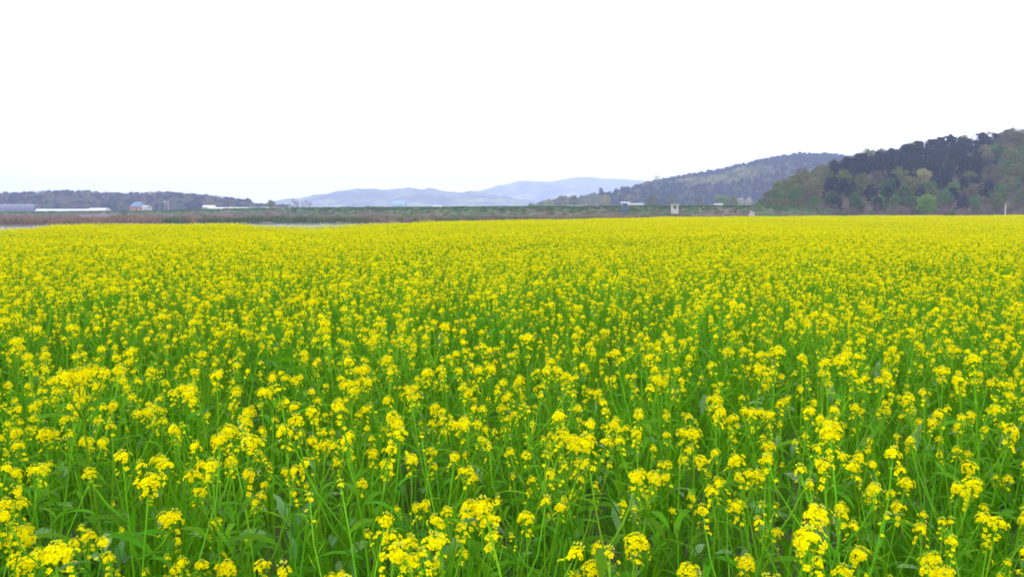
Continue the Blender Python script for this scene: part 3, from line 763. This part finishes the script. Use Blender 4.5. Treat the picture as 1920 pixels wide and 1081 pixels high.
def leafmesh(seed, L_, wd, glauc):
    """leaf from the origin along +X, arching over"""
    r = random.Random(seed); b = MB(); n = 6; rows = []; m = 4 if glauc else 3; arch = r.uniform(.25, .9); tw = r.uniform(-.5, .5)
    for i in range(n + 1):
        t = i / n; x = L_ * t * (1 - .12 * arch * t); z = L_ * (.55 * t - arch * t * t * .75); ww = wd * (math.sin(math.pi * min(1, t ** .75 * .93 + .05)) ** .8) * (1 + (.18 * math.sin(i * 2.3 + seed)) * glauc)
        s = Vector((0, math.cos(tw * t), math.sin(tw * t))) * ww; c = Vector((x, 0, z)); up = Vector((0, 0, ww * .28))
        rows.append((c - s + up, c, c + s + up))
    for q, w2 in zip(rows, rows[1:]): b.quad([q[0], q[1], w2[1], w2[0]], m); b.quad([q[1], q[2], w2[2], w2[1]], m)
    return b


HEADS = {'s': [head(900 + i, rng.randint(7, 11), .014, 4, 3, .0078) for i in range(4)],
         'm': [head(920 + i, rng.randint(12, 17), .019, 6, 4, .0088) for i in range(5)],
         'l': [head(940 + i, rng.randint(20, 26), .025, 9, 4, .0094) for i in range(4)],
         'b': [head(960, 6, .011, 3, 6, .007), head(961, 4, .009, 2, 7, .007)]}
LEAVES = [leafmesh(20 + i, .085 + .014 * i, .0065 + .0012 * i, False) for i in range(5)] + [leafmesh(40 + i, .10 + .02 * i, .016 + .004 * i, True) for i in range(3)]
HM = {k: [h.mesh('flower_head', PM) for h in v] for k, v in HEADS.items()}
LM = [l.mesh('leaf', PM, True) for l in LEAVES]


def plant(seed, form):
    """(stem builder, [(kind, i, matrix)], [(leaf i, matrix)]); unit: about 0.95 m tall, top of main head at (0, 0, h)"""
    r = random.Random(seed); st = MB(); H0 = 0.93; lean = Vector((r.uniform(-.09, .09), r.uniform(-.09, .09), 0))
    def P(t): return Vector((lean.x * t * t + .012 * math.sin(t * 5 + seed), lean.y * t * t + .012 * math.cos(t * 4 + seed), H0 * t))
    st.tube([P(k / 7) for k in range(7)] + [P(.985)], [.0044 - .0004 * k for k in range(8)], 5)
    hd, lf = [], []
    def puthead(kind, tip, d, sc=1.0):
        q = Vector((0, 0, 1)).rotation_difference(d.normalized()).to_matrix().to_4x4()
        hd.append((kind, r.randrange(len(HM[kind])), Matrix.Translation(tip) @ q @ Matrix.Rotation(r.uniform(0, 6.28), 4, 'Z') @ Matrix.Scale(sc, 4)))
    d0 = (P(1) - P(.93))
    if form == 'few': mainh, nb, bk = r.choice('mml'), r.randint(1, 2), 'sm'
    elif form == 'many': mainh, nb, bk = r.choice('mll'), r.randint(4, 6), 'smmb'
    elif form == 'single': mainh, nb, bk = 'l', 1, 'b'
    elif form == 'wide': mainh, nb, bk = 'm', 3, 'mms'
    else: mainh, nb, bk = r.choice('sb'), r.randint(1, 3), 'bsb'
    puthead(mainh, P(1), d0, 1.0 if form == 'single' else r.uniform(.68, .88))
    a0 = r.uniform(0, 6.28)
    for i in range(nb):
        t0 = (r.uniform(.80, .9) if form == 'wide' else r.uniform(.5, .85)); a = a0 + i * 2.4 + r.uniform(-.3, .3); b0 = P(t0)
        rise = (1.0 - t0) * H0 * (r.uniform(.9, 1.05) if form == 'wide' else r.uniform(.5, 1.05)); out = (r.uniform(.03, .055) if form == 'wide' else rise * r.uniform(.3, .65) + .02)
        o = Vector((math.cos(a), math.sin(a), 0)); tip = b0 + o * out + Vector((0, 0, rise)); m1 = b0 + o * out * .55 + Vector((0, 0, rise * .38)); m2 = b0 + o * out * .88 + Vector((0, 0, rise * .72))
        st.tube([b0, m1, m2, tip], [.0025, .002, .0017, .0013], 4)
        puthead(r.choice(bk), tip, tip - m2, r.uniform(.6, .85))
        lf.append((r.randrange(5), Matrix.Translation(b0) @ Matrix.Rotation(a + r.uniform(-.3, .3), 4, 'Z') @ Matrix.Scale(r.uniform(.8, 1.3), 4)))
    for i in range(r.randint(3, 4)):
        t0 = r.uniform(.3, .8); lf.append((r.randrange(5), Matrix.Translation(P(t0)) @ Matrix.Rotation(r.uniform(0, 6.28), 4, 'Z') @ Matrix.Scale(r.uniform(.9, 1.6), 4)))
    for i in range(r.randint(0, 2)):
        t0 = r.uniform(.12, .5); lf.append((5 + r.randrange(3), Matrix.Translation(P(t0)) @ Matrix.Rotation(r.uniform(0, 6.28), 4, 'Z') @ Matrix.Scale(r.uniform(.7, 1.15), 4)))
    return st, hd, lf, P(1)


def joined(pl):
    st, hd, lf, _ = pl; b = MB(); b.add(st)
    for src, items in ((None, hd), (LEAVES, lf)):
        for it in items:
            s_ = HEADS[it[0]][it[1]] if src is None else LEAVES[it[0]]; mt = it[-1]; c = MB(); c.v = [tuple(mt @ Vector(v)) for v in s_.v]; c.f = s_.f; c.m = s_.m; b.add(c)
    return b.mesh('rapeseed_plant_form', PM)


FORMS = ['few'] * 4 + ['many'] * 4 + ['bud'] * 2 + ['single', 'single', 'wide', 'wide']
PL = [plant(50 + i, f) for i, f in enumerate(FORMS)]
JM = [joined(p) for p in PL]
STM = [p[0].mesh('stem', PM, True) for p in PL]


def put_plant(i, loc, rz, sc, tilt, label, group):
    o = empty('rapeseed_plant', loc); o.rotation_euler = (tilt[0], tilt[1], rz); o.scale = (sc, sc, sc)
    link('stem', STM[i], o)
    for k, j, mt in PL[i][1]: link('flower_head', HM[k][j], o).matrix_local = mt
    for j, mt in PL[i][2]: link('leaf', LM[j], o).matrix_local = mt
    return tag(o, label, 'plant', group)


# plants one can pick out in the photograph (head seen at px, py; height of the head)
HERO = [
    (298, 852, .92, 11, 'rapeseed plant with one big round yellow head standing free, lower left'),
    (85, 802, .98, 10, 'rapeseed plant with a broad bright head near the left edge, highest there'),
    (30, 800, .97, 13, 'rapeseed plant with merged yellow heads touching the left edge, beside the broad head'),
    (165, 818, .94, 12, 'rapeseed plant with tall stacked heads right of the broad head at left'),
    (62, 868, .98, 13, 'rapeseed plant with a dense slanting head below the left edge cluster'),
    (10, 930, 1.0, 12, 'rapeseed plant cut by the left edge with tall dense yellow head'),
    (165, 990, .97, 13, 'rapeseed plant with a wide flat-topped head in the lower left corner area'),
    (30, 985, .98, 12, 'rapeseed plant with wide head at the left edge above the lower left corner'),
    (60, 1035, .98, 12, 'rapeseed plant with loose heads lowest in the left corner'),
    (340, 1040, .93, 13, 'rapeseed plant with a double yellow head at the bottom edge, left of centre'),
    (425, 1050, .93, 10, 'rapeseed plant with one tight head at the bottom edge beside the double head'),
    (985, 958, .9, 10, 'rapeseed plant with one compact head in the green gap at bottom centre'),
    (1112, 1050, .94, 11, 'rapeseed plant with one full head at the bottom edge right of centre'),
    (1125, 1015, .92, 10, 'rapeseed plant with a small head just above the full head at bottom centre'),
    (1225, 880, .95, 12, 'rapeseed plant with a long bright diagonal of merged heads right of centre'),
    (1640, 905, .95, 13, 'rapeseed plant with two wide heads side by side at lower right'),
    (1740, 1035, .98, 12, 'rapeseed plant with the widest bright head at the lower right bottom edge'),
    (1770, 1070, .97, 13, 'rapeseed plant with bright head cut by the bottom edge at lower right'),
    (1290, 1055, .93, 10, 'rapeseed plant with round head at the bottom edge right of the full head'),
    (1400, 1040, .92, 11, 'rapeseed plant with loose flowers at the bottom edge between round and widest heads'),
    (1565, 787, .95, 11, 'rapeseed plant with a square upright head alone in the right half'),
    (1410, 762, .97, 12, 'rapeseed plant with tall arching heads right of centre, the rightmost of a pair'),
    (1350, 765, .96, 13, 'rapeseed plant with arching heads right of centre, the leftmost of a pair'),
    (606, 612, 1.02, 10, 'rapeseed plant with single head poking above its neighbours left of centre, further back'),
    (133, 607, 1.03, 11, 'rapeseed plant with a single round head raised above its neighbours far left'),
    (725, 665, 1.0, 10, 'rapeseed plant with one round head above the dark green gap left of centre'),
    (690, 705, .98, 12, 'rapeseed plant with a broad flat head below the dark green gap left of centre'),
    (803, 690, .98, 10, 'rapeseed plant with small neat head right of the broad flat head'),
    (1450, 690, .98, 13, 'rapeseed plant with broad head in the middle of the right half'),
    (28, 632, 1.02, 11, 'rapeseed plant with small head at the left edge, second row of raised heads'),
]
ANCHOR = ['the big free round head, lower left', 'the broad head near the left edge', 'the merged heads touching the left edge', 'the tall stacked heads at left',
          'the dense slanting head at left', 'the tall head cut by the left edge', 'the wide flat-topped head, lower left', 'the low wide head at the left edge',
          'the loose heads in the left corner', 'the double head at the bottom edge', 'the tight head by the double head', 'the compact head at bottom centre',
          'the full head at bottom centre', 'the small head above the full head', 'the bright diagonal heads right of centre', 'the two wide heads at lower right',
          'the widest head at lower right', 'the bright cut head at lower right', 'the round head at the bottom edge', 'the loose head at the bottom edge',
          'the square upright head at right', 'the rightmost arching heads', 'the leftmost arching heads', 'the poking head left of centre',
          'the raised round head far left', 'the round head above the dark gap', 'the broad head below the dark gap', 'the neat head right of the broad one',
          'the broad head in the right half', 'the small raised head at the left edge']


def relation(dx, dy, near=.16):
    if abs(dx) > abs(dy): return ('close ' if abs(dx) < near else 'well ') + ('right of' if dx > 0 else 'left of')
    return ('close ' if abs(dy) < near else 'well ') + ('behind' if dy > 0 else 'before')


hero_xy = []; rp = random.Random(77)
for px, py, hz, i, lb in HERO:
    hz -= .05 + .06 * (py > 950)
    d = at(px, py, 1.0) - Vector((0, 0, EYE)); t = (hz - EYE) / d.z; tip = Vector((0, 0, EYE)) + d * t
    sc = hz / 0.945; rz = rp.uniform(0, 6.28); off = Matrix.Rotation(rz, 3, 'Z') @ PL[i][3] * sc
    base = Vector((tip.x - off.x, tip.y - off.y, 0)); put_plant(i, base, rz, sc, (0, 0), lb, None); hero_xy.append((base.x, base.y))

# all the others: jittered positions over the field
DENS = 33.0
cell = 1 / math.sqrt(DENS); ys = np.arange(0.55, 122, cell); allp = []
for yy in ys:
    xs = np.arange(-0.66 * yy - 3.0, 0.66 * yy + 3.0, cell)
    q = np.stack([xs, np.full_like(xs, yy)], -1) + nrg.uniform(-.55, .55, (len(xs), 2)) * cell
    allp.append(q)
allp = np.concatenate(allp); X, Y = allp[:, 0], allp[:, 1]
px = pxof(X, Y); keep = (Y < edge(px) * (1 + 0.03 * noise2(X, Y, 9, 1)) + nrg.uniform(-.8, 1.2, len(X))) & (np.hypot(X, Y) > 1.2)
nlow = noise2(X, Y, 1.1, 0); nbig = noise2(X, Y, 5.0, 2)
keep &= nrg.random(len(X)) > np.clip(0.2 + 0.2 * (nlow < -.6) + .34 * ss(.1, -.7, nbig), 0, .75) * (1 - ss(3, 12, Y))
hx = np.array(hero_xy)
for a, b in hero_xy: keep &= ((X - a) ** 2 + (Y - b) ** 2) > .09 ** 2
X, Y, nlow, nbig = X[keep], Y[keep], nlow[keep], nbig[keep]
px = pxof(X, Y)
hs = np.clip(0.965 + nrg.normal(0, 1, len(X)) * (0.10 - .05 * ss(6, 25, Y)) + .06 * nbig + .03 * nlow, .66, 1.22)
left_tall = (px < 190) & (Y < 3.2); hs = np.where(left_tall, hs + .04, hs)
fi = nrg.choice(14, len(X), p=[.085] * 4 + [.115] * 4 + [.04] * 2 + [.025, .025, .035, .035])
fi = np.where((Y > 5) & (nrg.random(len(X)) < .45), nrg.integers(4, 8, len(X)), fi)
rots = np.stack([nrg.normal(0, .07, len(X)), nrg.normal(0, .07, len(X)), nrg.uniform(0, 6.28, len(X))], -1)
# the 270 nearest in view become single plants
inview = (np.abs(X) < 0.66 * Y + .08) & (Y > 1.05)
order = np.argsort(np.where(inview, np.hypot(X, Y), 1e9))[:270]
single = np.zeros(len(X), bool); single[order] = True
rank = {int(j): n for n, j in enumerate(order)}
for j in order:
    third = 'left' if px[j] < 640 else 'middle' if px[j] < 1280 else 'right'
    near = rank[int(j)] < 120
    f = FORMS[fi[j]]
    look = {'few': 'few-headed', 'many': 'many-headed', 'bud': 'mostly budding', 'single': 'large-headed', 'wide': 'broad-topped'}[f]
    na = int(np.argmin((hx[:, 0] - X[j]) ** 2 + (hx[:, 1] - Y[j]) ** 2))
    lb = '%s plant %s %s' % (look, relation(X[j] - hx[na, 0], Y[j] - hx[na, 1]), ANCHOR[na])
    gp = '%s rapeseed plants in the %s foreground, %s third' % (look, 'nearest' if near else 'second', third)
    put_plant(int(fi[j]), (X[j], Y[j], 0), rots[j, 2], float(hs[j]), (rots[j, 0], rots[j, 1]), lb, gp)
ot = ~single
scatter('rapeseed_field', np.stack([X[ot], Y[ot], np.zeros(ot.sum())], -1), fi[ot].astype(np.int32), rots[ot], hs[ot].astype(np.float32), JM,
        'dense yellow rapeseed in full bloom stretching back to the river', 'rapeseed')

# green understorey: grass-like shoots and broad leaves below the flowers
def shoot(seed):
    r = random.Random(seed); b = MB()
    for i in range(r.randint(7, 11)):
        a = r.uniform(0, 6.28); l = LEAVES[r.choice((0, 1, 2, 3, 4, 0, 2, 4, 5, 6, 7))]; mt = Matrix.Translation((r.uniform(-.03, .03), r.uniform(-.03, .03), r.uniform(.02, .42))) @ Matrix.Rotation(a, 4, 'Z') @ Matrix.Rotation(-r.uniform(.1, .9), 4, 'Y') @ Matrix.Scale(r.uniform(.9, 1.5), 4)
        c = MB(); c.v = [tuple(mt @ Vector(v)) for v in l.v]; c.f = l.f; c.m = [0 if m_ == 3 else 1 for m_ in l.m]; b.add(c)
    b.tube([(0, 0, 0), (.01, 0, .3), (0, .01, .52)], [.004, .003, .001], 4, 0)
    return b.mesh('shoot', [M['weed'], M['glaucous']])


und = [shoot(60 + i) for i in range(5)] + [tuft(80 + i, M['weed'], .66, .10, 18, .0045, .4) for i in range(4)] + [tuft(90, M['dry'], .35, .1, 8, .003, .6)]
ud = 46.0; cell = 1 / math.sqrt(ud); q = []
for yy in np.arange(.6, 13, cell):
    xs = np.arange(-.66 * yy - 1.5, .66 * yy + 1.5, cell); q.append(np.stack([xs, np.full_like(xs, yy)], -1) + nrg.uniform(-.6, .6, (len(xs), 2)) * cell)
q = np.concatenate(q); q = q[np.hypot(q[:, 0], q[:, 1]) > .7]; q = q[nrg.random(len(q)) > .75 * ss(-.1, -.9, noise2(q[:, 0], q[:, 1], .55, 3))]; n = len(q)
ui = nrg.choice(10, n, p=[.07] * 5 + [.155] * 4 + [.03]).astype(np.int32)
scatter('understorey', np.column_stack([q, np.zeros(n)]), ui, np.stack([nrg.normal(0, .1, n), nrg.normal(0, .1, n), nrg.uniform(0, 6.28, n)], -1), nrg.uniform(.6, 1.2, n).astype(np.float32), und,
        'green shoots, grass and leaves filling the gaps under the yellow flowers', 'undergrowth')

# ------------------------------------------------------------------ haze
b = MB(); b.box((0, 2600, 104), (9600, 5600, 218)); hz_ = b.build('haze', [])
tag(hz_, 'thin bluish haze over the plain and the far hills', 'haze', kind='stuff')
hm = bpy.data.materials.new('haze'); hm.use_nodes = True; N = hm.node_tree.nodes; N.clear()
out = N.new('ShaderNodeOutputMaterial'); pv = N.new('ShaderNodeVolumePrincipled')
pv.inputs['Color'].default_value = (0.53, 0.63, 1.0, 1); pv.inputs['Density'].default_value = 0.00034; pv.inputs['Anisotropy'].default_value = 0.0
hm.node_tree.links.new(pv.outputs[0], out.inputs['Volume']); hz_.data.materials.append(hm)

# ------------------------------------------------------------------ labels that several things share: tell them apart by their order from the left
ORD = 'first second third fourth fifth sixth seventh eighth ninth tenth eleventh twelfth thirteenth fourteenth fifteenth sixteenth seventeenth eighteenth nineteenth twentieth'.split()
ORD += ['twenty-' + a for a in ORD[:9]] + ['thirtieth']
by = {}
for o in COL.objects:
    if o.parent is None and 'label' in o: by.setdefault(o['label'], []).append(o)
for lb, os_ in by.items():
    if len(os_) < 2: continue
    os_.sort(key=lambda o: o.location.x / max(o.location.y, .1))
    for k, o in enumerate(os_[:30]): o['label'] = '%s, %s from left' % (lb, ORD[k])
